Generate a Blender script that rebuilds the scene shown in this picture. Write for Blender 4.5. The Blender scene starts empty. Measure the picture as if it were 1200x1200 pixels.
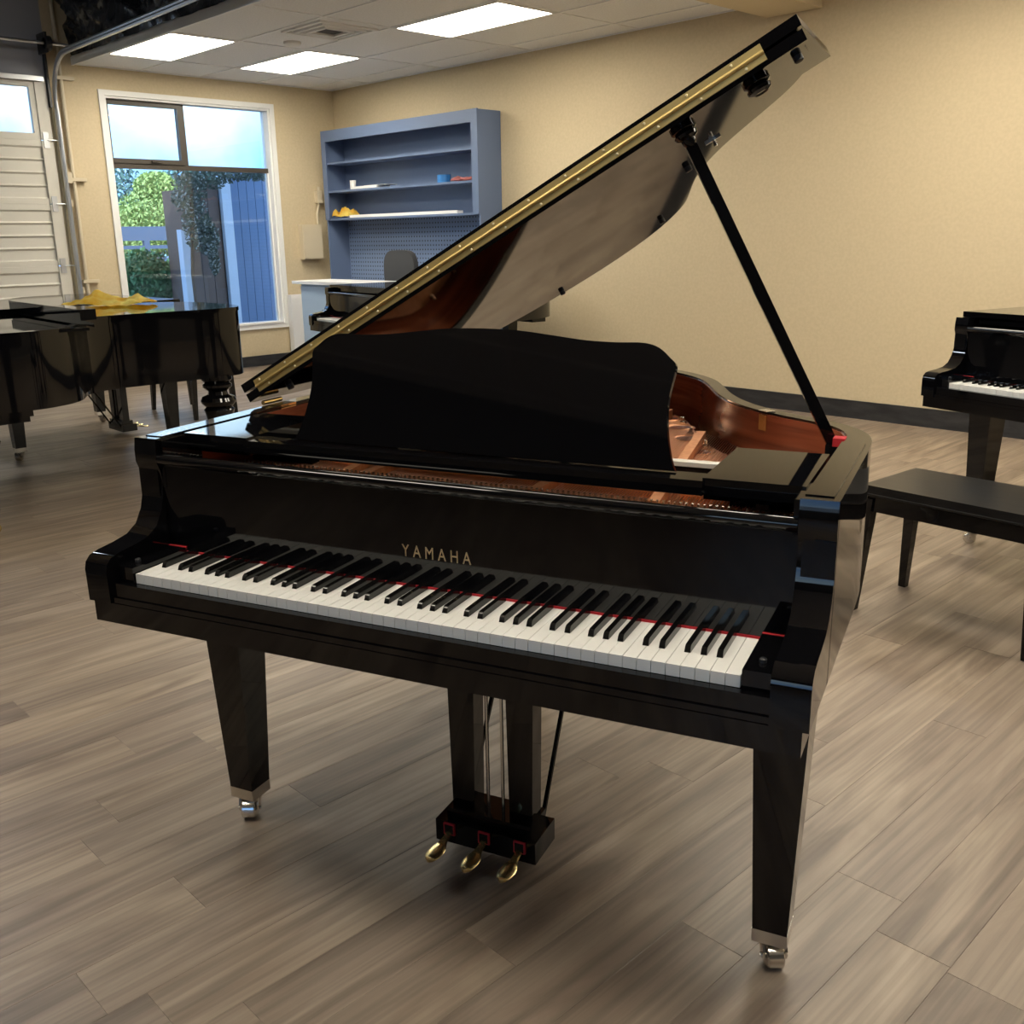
import bpy, bmesh, math, random
from mathutils import Vector, Matrix
from mathutils import noise as mnoise
random.seed(7)
SC = bpy.context.scene
COL = SC.collection
PI = math.pi

# ------------------------------------------------------------------ camera
YAW, PITCH, ROLL, FPX = 0.80225, -0.27371, -0.01742, 1151.9
CAM = Vector((1.3124, -0.9752, 1.3744))
fw = Vector((-math.sin(YAW) * math.cos(PITCH), math.cos(YAW) * math.cos(PITCH), math.sin(PITCH)))
rt = Vector((math.cos(YAW), math.sin(YAW), 0)); up = rt.cross(fw)
r2 = rt * math.cos(ROLL) + up * math.sin(ROLL); u2 = -rt * math.sin(ROLL) + up * math.cos(ROLL)
cd = bpy.data.cameras.new('camera'); cam = bpy.data.objects.new('camera', cd); COL.objects.link(cam)
cd.sensor_width = 36; cd.lens = FPX / 1200 * 36; cd.clip_start = 0.05; cd.clip_end = 200
cam.matrix_world = Matrix(((r2.x, u2.x, -fw.x, CAM.x), (r2.y, u2.y, -fw.y, CAM.y), (r2.z, u2.z, -fw.z, CAM.z), (0, 0, 0, 1)))
SC.camera = cam
SC.view_settings.view_transform = 'Standard'; SC.view_settings.look = 'None'
SC.view_settings.gamma = 1; SC.view_settings.use_curve_mapping = False
SC.view_settings.exposure = 1.50

# ------------------------------------------------------------------ world and sun
W = bpy.data.worlds.new('sky'); SC.world = W; W.use_nodes = True
wn, wl = W.node_tree.nodes, W.node_tree.links
bg = wn['Background']; tc = wn.new('ShaderNodeTexCoord'); nz = wn.new('ShaderNodeTexNoise'); cr = wn.new('ShaderNodeValToRGB')
nz.inputs['Scale'].default_value = 4.0; nz.inputs['Detail'].default_value = 6
wl.new(tc.outputs['Generated'], nz.inputs['Vector']); wl.new(nz.outputs['Fac'], cr.inputs['Fac'])
cr.color_ramp.elements[0].position = 0.36; cr.color_ramp.elements[0].color = (0.12, 0.34, 0.78, 1)
cr.color_ramp.elements[1].position = 0.62; cr.color_ramp.elements[1].color = (0.70, 0.86, 0.95, 1)
wl.new(cr.outputs['Color'], bg.inputs['Color']); bg.inputs['Strength'].default_value = 1.15
sd = bpy.data.lights.new('sun', 'SUN'); sd.energy = 3.0; sd.angle = 0.01; sd.color = (1, 0.95, 0.85)
sun = bpy.data.objects.new('sun', sd); COL.objects.link(sun); sun.rotation_euler = (0.15, math.radians(42), 0)
LAMP = 7.5          # radiance of the ceiling light lenses

# ------------------------------------------------------------------ materials
def mat(name, col, rough=0.5, metal=0.0, ior=1.5, **kw):
    m = bpy.data.materials.new(name); m.use_nodes = True
    b = m.node_tree.nodes['Principled BSDF']
    b.inputs['Base Color'].default_value = (*col, 1); b.inputs['Roughness'].default_value = rough
    b.inputs['Metallic'].default_value = metal; b.inputs['IOR'].default_value = ior
    for k, v in kw.items():
        b.inputs[k].default_value = v
    return m
def nodes(m): return m.node_tree.nodes, m.node_tree.links, m.node_tree.nodes['Principled BSDF']
def noise_col(m, c1, c2, scale=(1, 1, 1), nscale=5, detail=6, lo=.35, hi=.65, bump=0, bdist=.002, distort=0.0, rand=False):
    n, l, b = nodes(m)
    t = n.new('ShaderNodeTexCoord'); mp = n.new('ShaderNodeMapping'); mp.inputs['Scale'].default_value = scale
    x = n.new('ShaderNodeTexNoise'); x.inputs['Scale'].default_value = nscale; x.inputs['Detail'].default_value = detail
    x.inputs['Distortion'].default_value = distort
    r = n.new('ShaderNodeValToRGB'); r.color_ramp.elements[0].position = lo; r.color_ramp.elements[1].position = hi
    r.color_ramp.elements[0].color = (*c1, 1); r.color_ramp.elements[1].color = (*c2, 1)
    l.new(t.outputs['Object'], mp.inputs['Vector'])
    src = mp.outputs['Vector']
    if rand:
        oi = n.new('ShaderNodeObjectInfo'); ge = n.new('ShaderNodeNewGeometry'); ad = n.new('ShaderNodeMath'); ad.operation = 'ADD'
        l.new(oi.outputs['Random'], ad.inputs[0]); l.new(ge.outputs['Random Per Island'], ad.inputs[1])
        mu = n.new('ShaderNodeMath'); mu.operation = 'MULTIPLY'; mu.inputs[1].default_value = 57.0; l.new(ad.outputs[0], mu.inputs[0])
        va = n.new('ShaderNodeVectorMath'); va.operation = 'ADD'; l.new(mp.outputs['Vector'], va.inputs[0]); l.new(mu.outputs[0], va.inputs[1])
        src = va.outputs['Vector']
    l.new(src, x.inputs['Vector']); l.new(x.outputs['Fac'], r.inputs['Fac']); l.new(r.outputs['Color'], b.inputs['Base Color'])
    if bump:
        bp = n.new('ShaderNodeBump'); bp.inputs['Strength'].default_value = bump; bp.inputs['Distance'].default_value = bdist
        l.new(x.outputs['Fac'], bp.inputs['Height']); l.new(bp.outputs['Normal'], b.inputs['Normal'])
    return r.outputs['Color'], src, x
M = {}
M['lacquer'] = mat('black_lacquer', (.0025, .0025, .0032), .04, ior=1.46)
M['lacquer2'] = mat('black_satin', (.006, .006, .007), .22)
M['key_white'] = mat('key_white', (.80, .79, .76), .25)
M['key_black'] = mat('key_black', (.004, .004, .004), .13)
M['felt_red'] = mat('felt_red', (.42, .012, .02), .9)
M['brass'] = mat('brass', (.88, .70, .34), .26, 1.0)
M['brass_dull'] = mat('hinge_brass', (.62, .46, .18), .5, .85)
M['screw'] = mat('screw_brass', (.95, .85, .60), .45, .6)
M['letters'] = mat('letter_brass', (.62, .50, .30), .35, 1.0)
M['nickel'] = mat('nickel', (.75, .73, .68), .2, 1.0)
M['steel'] = mat('galvanised', (.55, .57, .60), .38, 1.0)
M['gold'] = mat('plate_bronze', (.62, .27, .11), .38, .75)
noise_col(M['gold'], (.55, .22, .085), (.66, .30, .13), nscale=60, bump=.15, bdist=.0005)
M['mahog'] = mat('mahogany', (.22, .05, .02), .22)
noise_col(M['mahog'], (.15, .030, .013), (.30, .075, .032), scale=(.6, .6, 9), nscale=3.5, detail=5, distort=.6)
M['spruce'] = mat('soundboard', (.42, .20, .09), .35)
M['strings'] = mat('copper_strings', (.72, .42, .28), .3, 1.0)
M['felt_white'] = mat('felt_white', (.75, .73, .66), .9)
M['rubber'] = mat('rubber', (.012, .012, .014), .5)
M['wall'] = mat('wall_paint', (.60, .49, .31), .75)
noise_col(M['wall'], (.555, .458, .300), (.595, .492, .325), nscale=45, detail=4, bump=.14, bdist=.003)
M['soffit'] = mat('soffit_paint', (.66, .56, .38), .7)
M['dark_wall'] = mat('dark_wall_paint', (.06, .055, .05), .8)
M['dark_wall2'] = mat('brown_wall_paint', (.13, .115, .10), .8)
M['base'] = mat('baseboard_vinyl', (.02, .021, .024), .4)
noise_col(M['base'], (.014, .015, .017), (.035, .035, .038), scale=(1, 1, 4), nscale=5)
M['tile'] = mat('ceiling_tile', (.62, .62, .61), .95)
noise_col(M['tile'], (.78, .79, .80), (.86, .87, .88), nscale=70, detail=3, bump=.35, bdist=.004)
M['grid'] = mat('grid_bar', (.85, .86, .87), .5)
M['white'] = mat('white_paint', (.78, .78, .77), .45)
M['panelwhite'] = mat('door_enamel', (.66, .63, .56), .4)
M['greywall'] = mat('grey_header', (.34, .35, .39), .7)
M['plastic'] = mat('black_plastic', (.016, .017, .02), .22)
M['roof'] = mat('dark_roof', (.03, .032, .04), .8)
M['bronze_frame'] = mat('bronze_aluminium', (.055, .045, .035), .4)
M['slate'] = mat('slate_window_tint', (.12, .17, .29), .5)  # grey shelf paint with the window's blue light mixed into its colour
M['peg'] = mat('pegboard', (.20, .24, .32), .6)
M['leather'] = mat('black_leather', (.016, .016, .017), .30, ior=1.35)
noise_col(M['leather'], (.006, .006, .007), (.014, .0135, .013), scale=(1.5, 8, 8), nscale=6, bump=.12, bdist=.001)
M['cloth_y'] = mat('yellow_cloth', (.85, .55, .02), .85)
noise_col(M['cloth_y'], (.85, .50, .02), (.95, .80, .22), nscale=9)
M['grey_fabric'] = mat('grey_fabric', (.055, .057, .062), .9)
M['beige'] = mat('beige_enamel', (.60, .52, .38), .5)
M['tape'] = mat('blue_tape', (.03, .20, .55), .5)
M['pink'] = mat('pink_cloth', (.65, .25, .24), .8)
M['paper'] = mat('paper', (.80, .80, .78), .7)
M['pale_blue'] = mat('laminate_window_tint', (.40, .52, .66), .4)  # white counter body, bluish window light put into the base colour
M['stone'] = mat('counter_top', (.80, .80, .80), .25)
M['leaf'] = mat('leaf_bright', (.30, .42, .14), .6); M['leaf'].node_tree.nodes['Principled BSDF'].inputs['Transmission Weight'].default_value = 0
M['leaf2'] = mat('leaf_dark', (.06, .17, .07), .6)
M['leaf3'] = mat('leaf_grey', (.09, .12, .10), .6)
M['leaf5'] = mat('leaf_pale', (.34, .40, .42), .5)
M['leaf4'] = mat('leaf_far', (.07, .16, .15), .7)
M['bark'] = mat('bark', (.10, .07, .05), .9)
M['shed_blue'] = mat('shed_blue', (.11, .17, .30), .7)
M['shed_brown'] = mat('shed_brown', (.12, .085, .075), .8)
M['post'] = mat('pale_post', (.50, .58, .72), .6)
M['rail'] = mat('rail_paint', (.07, .11, .20), .6)
M['asphalt'] = mat('outside_ground', (.16, .16, .17), .9)
# glass: clear pane with fresnel reflection
g = bpy.data.materials.new('window_glass'); g.use_nodes = True; M['glass'] = g
n, l = g.node_tree.nodes, g.node_tree.links; n.remove(n['Principled BSDF'])
o = n['Material Output']; t = n.new('ShaderNodeBsdfTransparent'); t.inputs['Color'].default_value = (.90, .96, 1.0, 1)
gl = n.new('ShaderNodeBsdfGlossy'); gl.inputs['Roughness'].default_value = .01; fr = n.new('ShaderNodeFresnel'); fr.inputs['IOR'].default_value = 1.6
mx = n.new('ShaderNodeMixShader'); l.new(fr.outputs[0], mx.inputs[0]); l.new(t.outputs[0], mx.inputs[1]); l.new(gl.outputs[0], mx.inputs[2]); l.new(mx.outputs[0], o.inputs[0])
# lamp lens
e = mat('lamp_lens', (.9, .85, .7), .5); M['lens'] = e
e.node_tree.nodes['Principled BSDF'].inputs['Emission Color'].default_value = (1, .92, .76, 1)
e.node_tree.nodes['Principled BSDF'].inputs['Emission Strength'].default_value = LAMP
e = mat('added_lamp_lens_cool', (.9, .9, .9), .5); M['lens_cool'] = e  # cool glow for the lamp added in the bay
e.node_tree.nodes['Principled BSDF'].inputs['Emission Color'].default_value = (.78, .90, 1, 1)
e.node_tree.nodes['Principled BSDF'].inputs['Emission Strength'].default_value = LAMP * 1.7
# floor planks
fm = mat('vinyl_plank', (.35, .28, .2), .42); M['plank'] = fm
c, src, x1 = noise_col(fm, (.150, .112, .085), (.335, .272, .212), scale=(4.5, .65, 1), nscale=2.0, detail=8, lo=.28, hi=.70, distort=1.3, rand=True)
n, l, b = nodes(fm)
x2 = n.new('ShaderNodeTexNoise'); x2.inputs['Scale'].default_value = 1.0; x2.inputs['Detail'].default_value = 5
mp2 = n.new('ShaderNodeMapping'); mp2.inputs['Scale'].default_value = (16, .9, 1); l.new(src, mp2.inputs['Vector']); l.new(mp2.outputs['Vector'], x2.inputs['Vector'])
r3 = n.new('ShaderNodeValToRGB'); r3.color_ramp.elements[0].position = .38; r3.color_ramp.elements[1].position = .62
r3.color_ramp.elements[0].color = (.78, .77, .77, 1); r3.color_ramp.elements[1].color = (1.05, 1.04, 1.03, 1)
l.new(x2.outputs['Fac'], r3.inputs['Fac'])
mm = n.new('ShaderNodeMix'); mm.data_type = 'RGBA'; mm.blend_type = 'MULTIPLY'; mm.inputs[0].default_value = 1
l.new(c, mm.inputs[6]); l.new(r3.outputs['Color'], mm.inputs[7])
oi = n.new('ShaderNodeObjectInfo'); ge = n.new('ShaderNodeNewGeometry'); ad = n.new('ShaderNodeMath'); ad.operation = 'ADD'; fr2 = n.new('ShaderNodeMath'); fr2.operation = 'FRACT'
l.new(oi.outputs['Random'], ad.inputs[0]); l.new(ge.outputs['Random Per Island'], ad.inputs[1]); l.new(ad.outputs[0], fr2.inputs[0])
r4 = n.new('ShaderNodeValToRGB'); r4.color_ramp.elements[0].color = (.86, .84, .84, 1); r4.color_ramp.elements[1].color = (1.1, 1.08, 1.04, 1); l.new(fr2.outputs[0], r4.inputs['Fac'])
mm2 = n.new('ShaderNodeMix'); mm2.data_type = 'RGBA'; mm2.blend_type = 'MULTIPLY'; mm2.inputs[0].default_value = 1
l.new(mm.outputs[2], mm2.inputs[6]); l.new(r4.outputs['Color'], mm2.inputs[7]); l.new(mm2.outputs[2], b.inputs['Base Color'])
bp = n.new('ShaderNodeBump'); bp.inputs['Strength'].default_value = .06; bp.inputs['Distance'].default_value = .001; l.new(x2.outputs['Fac'], bp.inputs['Height']); l.new(bp.outputs['Normal'], b.inputs['Normal'])
# pegboard holes as fine dark dots
n, l, b = nodes(M['peg'])
t = n.new('ShaderNodeTexCoord'); v = n.new('ShaderNodeVectorMath'); v.operation = 'SCALE'; v.inputs['Scale'].default_value = 22; l.new(t.outputs['Object'], v.inputs[0])
v2 = n.new('ShaderNodeVectorMath'); v2.operation = 'FRACTION'; l.new(v.outputs[0], v2.inputs[0]); v3 = n.new('ShaderNodeVectorMath'); v3.operation = 'SUBTRACT'; v3.inputs[1].default_value = (.5, .5, .5); l.new(v2.outputs[0], v3.inputs[0])
v4 = n.new('ShaderNodeVectorMath'); v4.operation = 'MULTIPLY'; v4.inputs[1].default_value = (1, 0, 1); l.new(v3.outputs[0], v4.inputs[0]); v5 = n.new('ShaderNodeVectorMath'); v5.operation = 'LENGTH'; l.new(v4.outputs[0], v5.inputs[0])
lt = n.new('ShaderNodeMath'); lt.operation = 'LESS_THAN'; lt.inputs[1].default_value = .2; l.new(v5.outputs['Value'], lt.inputs[0])
mp_ = n.new('ShaderNodeMix'); mp_.data_type = 'RGBA'; mp_.inputs[6].default_value = (.20, .28, .46, 1); mp_.inputs[7].default_value = (.04, .05, .07, 1); l.new(lt.outputs[0], mp_.inputs[0]); l.new(mp_.outputs[2], b.inputs['Base Color'])

# ------------------------------------------------------------------ mesh helpers
def tag(o, label=None, cat=None, group=None, kind=None):
    if label: o['label'] = label
    if cat: o['category'] = cat
    if group: o['group'] = group
    if kind: o['kind'] = kind
    return o
def thing(name, label, cat, loc=(0, 0, 0), rz=0, scale=1, group=None):
    o = bpy.data.objects.new(name, None); COL.objects.link(o); o.empty_display_size = .05
    o.location = loc; o.rotation_euler = (0, 0, rz); o.scale = (scale,) * 3
    return tag(o, label, cat, group)
def from_bm(name, bm, m, parent=None, smooth=True, angle=35):
    bmesh.ops.recalc_face_normals(bm, faces=bm.faces[:])
    me = bpy.data.meshes.new(name); bm.to_mesh(me); bm.free()
    if smooth:
        for p in me.polygons: p.use_smooth = True
        me.set_sharp_from_angle(angle=math.radians(angle))
    me.materials.append(M[m] if isinstance(m, str) else m)
    o = bpy.data.objects.new(name, me); COL.objects.link(o); o.parent = parent
    return o
def link_mesh(name, me, parent=None, loc=(0, 0, 0), rz=0):
    o = bpy.data.objects.new(name, me); COL.objects.link(o); o.parent = parent; o.location = loc; o.rotation_euler = (0, 0, rz)
    return o
def bevel(bm, w, seg=2, ang=30):
    if w <= 0: return
    es = [e for e in bm.edges if len(e.link_faces) == 2 and e.calc_face_angle(0) > math.radians(ang)]
    bmesh.ops.bevel(bm, geom=es, offset=w, segments=seg, affect='EDGES', profile=.5, clamp_overlap=True)
def add_box(bm, x0, x1, y0, y1, z0, z1):
    vs = [bm.verts.new(p) for p in ((x0, y0, z0), (x1, y0, z0), (x1, y1, z0), (x0, y1, z0), (x0, y0, z1), (x1, y0, z1), (x1, y1, z1), (x0, y1, z1))]
    for f in ((0, 3, 2, 1), (4, 5, 6, 7), (0, 1, 5, 4), (1, 2, 6, 5), (2, 3, 7, 6), (3, 0, 4, 7)):
        bm.faces.new([vs[i] for i in f])
def box(name, x0, x1, y0, y1, z0, z1, m, parent=None, bw=0, seg=2):
    bm = bmesh.new(); add_box(bm, x0, x1, y0, y1, z0, z1); bevel(bm, bw, seg)
    return from_bm(name, bm, m, parent)
def boxes(name, L, m, parent=None, bw=0):
    bm = bmesh.new()
    for b_ in L: add_box(bm, *b_)
    bevel(bm, bw, 1)
    return from_bm(name, bm, m, parent)
def add_prism(bm, pts, h0, h1, axis='z'):
    f = {'z': lambda a, b_, h: (a, b_, h), 'x': lambda a, b_, h: (h, a, b_), 'y': lambda a, b_, h: (a, h, b_)}[axis]
    A = [bm.verts.new(f(a, b_, h0)) for a, b_ in pts]; B = [bm.verts.new(f(a, b_, h1)) for a, b_ in pts]
    n_ = len(pts)
    bm.faces.new(A[::-1]); bm.faces.new(B)
    for i in range(n_): bm.faces.new((A[i], A[(i + 1) % n_], B[(i + 1) % n_], B[i]))
def prism(name, pts, h0, h1, m, parent=None, axis='z', bw=0, seg=2, ang=30):
    bm = bmesh.new(); add_prism(bm, pts, h0, h1, axis); bevel(bm, bw, seg, ang)
    return from_bm(name, bm, m, parent)
def add_tube(bm, path, r, n_=10, caps=True):
    path = [Vector(p) for p in path]; rs = r if isinstance(r, (list, tuple)) else [r] * len(path)
    rings = []; prev = None
    for i, p in enumerate(path):
        d = (path[min(i + 1, len(path) - 1)] - path[max(i - 1, 0)]).normalized()
        if prev is None:
            a = Vector((0, 0, 1)) if abs(d.z) < .9 else Vector((1, 0, 0)); u = d.cross(a).normalized()
        else:
            u = (prev - d * prev.dot(d)).normalized()
        prev = u; v = d.cross(u)
        rings.append([bm.verts.new(p + (u * math.cos(2 * PI * k / n_) + v * math.sin(2 * PI * k / n_)) * rs[i]) for k in range(n_)])
    for a, b_ in zip(rings, rings[1:]):
        for k in range(n_): bm.faces.new((a[k], a[(k + 1) % n_], b_[(k + 1) % n_], b_[k]))
    if caps: bm.faces.new(rings[0][::-1]); bm.faces.new(rings[-1])
def tube(name, path, r, m, parent=None, n_=10):
    bm = bmesh.new(); add_tube(bm, path, r, n_); return from_bm(name, bm, m, parent)
def add_lathe(bm, prof, c=(0, 0, 0), n_=20, axis='z'):
    rings = []
    for r, h in prof:
        R_ = []
        for k in range(n_):
            a = 2 * PI * k / n_; p = (r * math.cos(a), r * math.sin(a), h)
            if axis == 'x': p = (p[2], p[0], p[1])
            if axis == 'y': p = (p[0], p[2], p[1])
            R_.append(bm.verts.new((p[0] + c[0], p[1] + c[1], p[2] + c[2])))
        rings.append(R_)
    for a, b_ in zip(rings, rings[1:]):
        for k in range(n_): bm.faces.new((a[k], a[(k + 1) % n_], b_[(k + 1) % n_], b_[k]))
    bm.faces.new(rings[0][::-1]); bm.faces.new(rings[-1])
def lathe(name, prof, m, parent=None, c=(0, 0, 0), n_=20, axis='z'):
    bm = bmesh.new(); add_lathe(bm, prof, c, n_, axis); return from_bm(name, bm, m, parent)
def catmull(P, k=6, closed=False):
    out = []; n_ = len(P)
    rng = range(n_ if closed else n_ - 1)
    for i in rng:
        p0 = P[(i - 1) % n_] if closed or i > 0 else P[0]; p1 = P[i]; p2 = P[(i + 1) % n_]; p3 = P[(i + 2) % n_] if closed or i + 2 < n_ else P[-1]
        for j in range(k):
            t_ = j / k
            out.append(tuple(.5 * (2 * b_ + (c_ - a) * t_ + (2 * a - 5 * b_ + 4 * c_ - d) * t_ * t_ + (3 * b_ - a - 3 * c_ + d) * t_ ** 3) for a, b_, c_, d in zip(p0, p1, p2, p3)))
    if not closed: out.append(tuple(P[-1]))
    return out
def offset(P, d):
    out = []
    for i, p in enumerate(P):
        a = Vector(P[max(i - 1, 0)]); b_ = Vector(P[min(i + 1, len(P) - 1)]); t_ = (b_ - a).normalized()
        out.append((p[0] - t_.y * d, p[1] + t_.x * d))
    return out

# ------------------------------------------------------------------ the setting
XB, YA, HC = -8.75, 6.017, 3.0
X1, Y0 = 4.6, -4.2
# floor
fl = box('floor', XB - .2, X1, Y0, YA, -.12, -.004, 'asphalt'); tag(fl, kind='structure')
PL, PW = 1.22, .15
def plank_mesh(x0, x1, y0, y1, bm=None):
    own = bm is None
    if own: bm = bmesh.new()
    g_ = .0002; c_ = .0010
    z0, z1 = -.004, 0.0
    b1 = [(x0 + g_, y0 + g_), (x1 - g_, y0 + g_), (x1 - g_, y1 - g_), (x0 + g_, y1 - g_)]
    b2 = [(x0 + g_ + c_, y0 + g_ + c_), (x1 - g_ - c_, y0 + g_ + c_), (x1 - g_ - c_, y1 - g_ - c_), (x0 + g_ + c_, y1 - g_ - c_)]
    A = [bm.verts.new((x, y, z0)) for x, y in b1]; B = [bm.verts.new((x, y, z1 - .0005)) for x, y in b1]; C_ = [bm.verts.new((x, y, z1)) for x, y in b2]
    for i in range(4):
        j = (i + 1) % 4
        bm.faces.new((A[i], A[j], B[j], B[i])); bm.faces.new((B[i], B[j], C_[j], C_[i]))
    bm.faces.new(C_)
    return bm
planks = []
seams = {-4: -.205, -3: -.48, 0: .138, 2: 1.69, -7: -.2}
for i in range(int(math.floor(XB / PW)), int(X1 / PW)):
    s0 = seams.get(i, random.uniform(0, PL)) % PL
    y = Y0 - PL + (s0 - (Y0 - PL)) % PL - PL
    while y < YA:
        planks.append((i * PW, max(y, Y0), min(y + PL, YA))); y += PL
planks = [p for p in planks if p[2] - p[1] > .05 and p[0] >= XB and p[0] + PW <= X1 + .01]
def visible(p):
    best = None
    for t_ in (.1, .5, .9):
        P = Vector((p[0] + PW / 2, p[1] + (p[2] - p[1]) * t_, 0)) - CAM; w = P.dot(fw)
        if w > .3:
            a, b_ = P.dot(r2) / w * FPX, P.dot(u2) / w * FPX
            if abs(a) < 640 and abs(b_) < 640: best = min(best or 99, w)
    return best
vis = sorted([(visible(p), p) for p in planks if visible(p)])
single = [p for _, p in vis[:290]]; sset = set(single)
pm = {}
for p in single:
    ln = round(p[2] - p[1], 3)
    if ln not in pm:
        bm = plank_mesh(-PW / 2, PW / 2, -ln / 2, ln / 2); me = bpy.data.meshes.new('plank'); bm.to_mesh(me); bm.free(); me.materials.append(M['plank']); pm[ln] = me
    link_mesh('plank', pm[ln], fl, (p[0] + PW / 2, (p[1] + p[2]) / 2, 0))
bm = bmesh.new()
for p in planks:
    if p not in sset: plank_mesh(p[0], p[0] + PW, p[1], p[2], bm)
tag(from_bm('plank_field', bm, 'plank', fl, smooth=False), kind='stuff')

# walls
tag(box('wall_back', XB - .15, X1, YA, YA + .15, -.12, 4.1, 'wall'), kind='structure')
WY0, WY1, WZ0, WZ1 = 3.36, 5.17, .46, 2.75
GY0, GY1, GZ1 = -2.3, 2.86, 2.83
T = .16
tag(boxes('wall_left', [(XB - T, XB, WY1, YA, -.12, 4.1), (XB - T, XB, GY1, WY0, -.12, 4.1), (XB - T, XB, WY0, WY1, -.12, WZ0), (XB - T, XB, WY0, WY1, WZ1, 4.1)], 'wall'), kind='structure')
tag(boxes('wall_garage', [(XB - T, XB, GY0, GY1, GZ1, 4.1), (XB - T, XB, Y0, GY0, -.12, 4.1)], 'greywall'), kind='structure')
tag(box('wall_right', X1, X1 + .15, Y0 - .15, YA + .15, -.12, 4.1, 'dark_wall2'), kind='structure')
SX0, SX1, SZ0, SZ1 = 1.0, 4.3, .6, 2.2
tag(boxes('wall_front', [(XB - .15, SX0, Y0 - .15, Y0, -.12, 4.1), (SX1, X1, Y0 - .15, Y0, -.12, 4.1), (SX0, SX1, Y0 - .15, Y0, -.12, SZ0), (SX0, SX1, Y0 - .15, Y0, SZ1, 4.1)], 'dark_wall'), kind='structure')
w2 = bpy.data.objects.new('added_window', None); COL.objects.link(w2); w2.location = (SX0, Y0, SZ0); tag(w2, kind='structure')  # unseen window, added so daylight reaches the key fronts
for k in range(4):
    x = 1.1 * k; box('mullion', max(0, x - .03), min(3.3, x + .03), -.10, -.04, 0, SZ1 - SZ0, 'bronze_frame', w2, .003)
    if k < 3: box('pane', x + .03, x + 1.07, -.075, -.069, .05, SZ1 - SZ0 - .05, 'glass', w2)
box('rail', 0, 3.3, -.10, -.04, 0, .05, 'bronze_frame', w2); box('rail', 0, 3.3, -.10, -.04, SZ1 - SZ0 - .05, SZ1 - SZ0, 'bronze_frame', w2)
tag(box('baseboard_back', XB, X1, YA - .012, YA, 0, .135, 'base', bw=.003), kind='structure')
tag(box('baseboard_left', XB, XB + .012, 2.98, YA - .012, 0, .115, 'base', bw=.003), kind='structure')
# ceiling: slab above, tiles and bars as pieces
CY0 = 3.10
ce = boxes('ceiling', [(XB, X1, CY0, YA, 3.05, 3.15), (-3.08, X1, Y0, CY0, 3.05, 3.15)], 'tile'); tag(ce, kind='structure')
xs = [-8.75] + [-8.02 + 1.24 * k for k in range(11)]; xs = [x for x in xs if x < X1 - .1] + [X1]
ys = [CY0 + .645 * k for k in range(5)] + [YA]
ys2 = [Y0] + [CY0 - .645 * k for k in range(11, 0, -1)] + [CY0]
lights = [(-7.40, 3.4225), (-7.40, 4.7125), (-4.92, 4.7125), (-2.44 + 1.24, 4.7125), (1.28, 4.7125), (1.28 - 2.48, 3.4225), (3.0 + .76, 4.7125), (1.28, 3.4225 - .645), (-1.2, 3.4225 - 1.29 - .645), (1.28, .1975), (-1.2, -1.0925)]
tm = {}
def tile(x0, x1, y0, y1):
    k = (round(x1 - x0, 3), round(y1 - y0, 3))
    if k not in tm:
        bm = bmesh.new(); add_box(bm, -k[0] / 2 + .012, k[0] / 2 - .012, -k[1] / 2 + .012, k[1] / 2 - .012, 0, .012); bevel(bm, .004, 1)
        me = bpy.data.meshes.new('ceiling_tile'); bm.to_mesh(me); bm.free(); me.materials.append(M['tile']); tm[k] = me
    link_mesh('ceiling_tile', tm[k], ce, ((x0 + x1) / 2, (y0 + y1) / 2, HC + .004))
VENT = (-5.95, 4.07); vent_cell = None
def tiles(xs_, ys_):
    for a, b_ in zip(xs_, xs_[1:]):
        for c_, d in zip(ys_, ys_[1:]):
            if any(a < lx < b_ and c_ < ly < d for lx, ly in lights): continue
            if b_ - a < .03 or d - c_ < .03: continue
            tile(a, b_, c_, d)
tiles(xs, ys)
xs_r = [-2.65] + [x for x in xs if x > -2.5]
tiles(xs_r, ys2)
for y in ys[1:-1]: box('grid_bar', XB, X1, y - .012, y + .012, HC - .003, HC + .02, 'grid', ce)
for x in xs[1:-1]: box('grid_bar', x - .011, x + .011, CY0, YA, HC - .002, HC + .02, 'grid', ce)
for y in ys2[1:-1]: box('grid_bar', -2.65, X1, y - .012, y + .012, HC - .003, HC + .02, 'grid', ce)
for x in xs_r[1:-1]: box('grid_bar', x - .011, x + .011, Y0, CY0, HC - .002, HC + .02, 'grid', ce)
box('edge_trim', XB, -3.1, CY0 - .012, CY0 + .012, HC - .01, HC + .06, 'grid', ce)
box('wall_angle', XB, X1, YA - .02, YA, HC - .004, HC + .02, 'grid', ce); box('wall_angle', XB, XB + .02, CY0, YA, HC - .004, HC + .02, 'grid', ce)
tag(box('trim_1', -3.1, -2.65, Y0, YA, 2.905, 3.98, 'soffit', bw=.004), kind='structure')
tag(box('roof_bay', XB - .15, -3.1, Y0 - .15, CY0 + .0, 3.98, 4.1, 'roof'), kind='structure')
tag(box('roof_top', XB - .15, X1 + .15, Y0 - .15, YA + .15, 4.1, 4.2, 'roof'), kind='structure')
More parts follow.
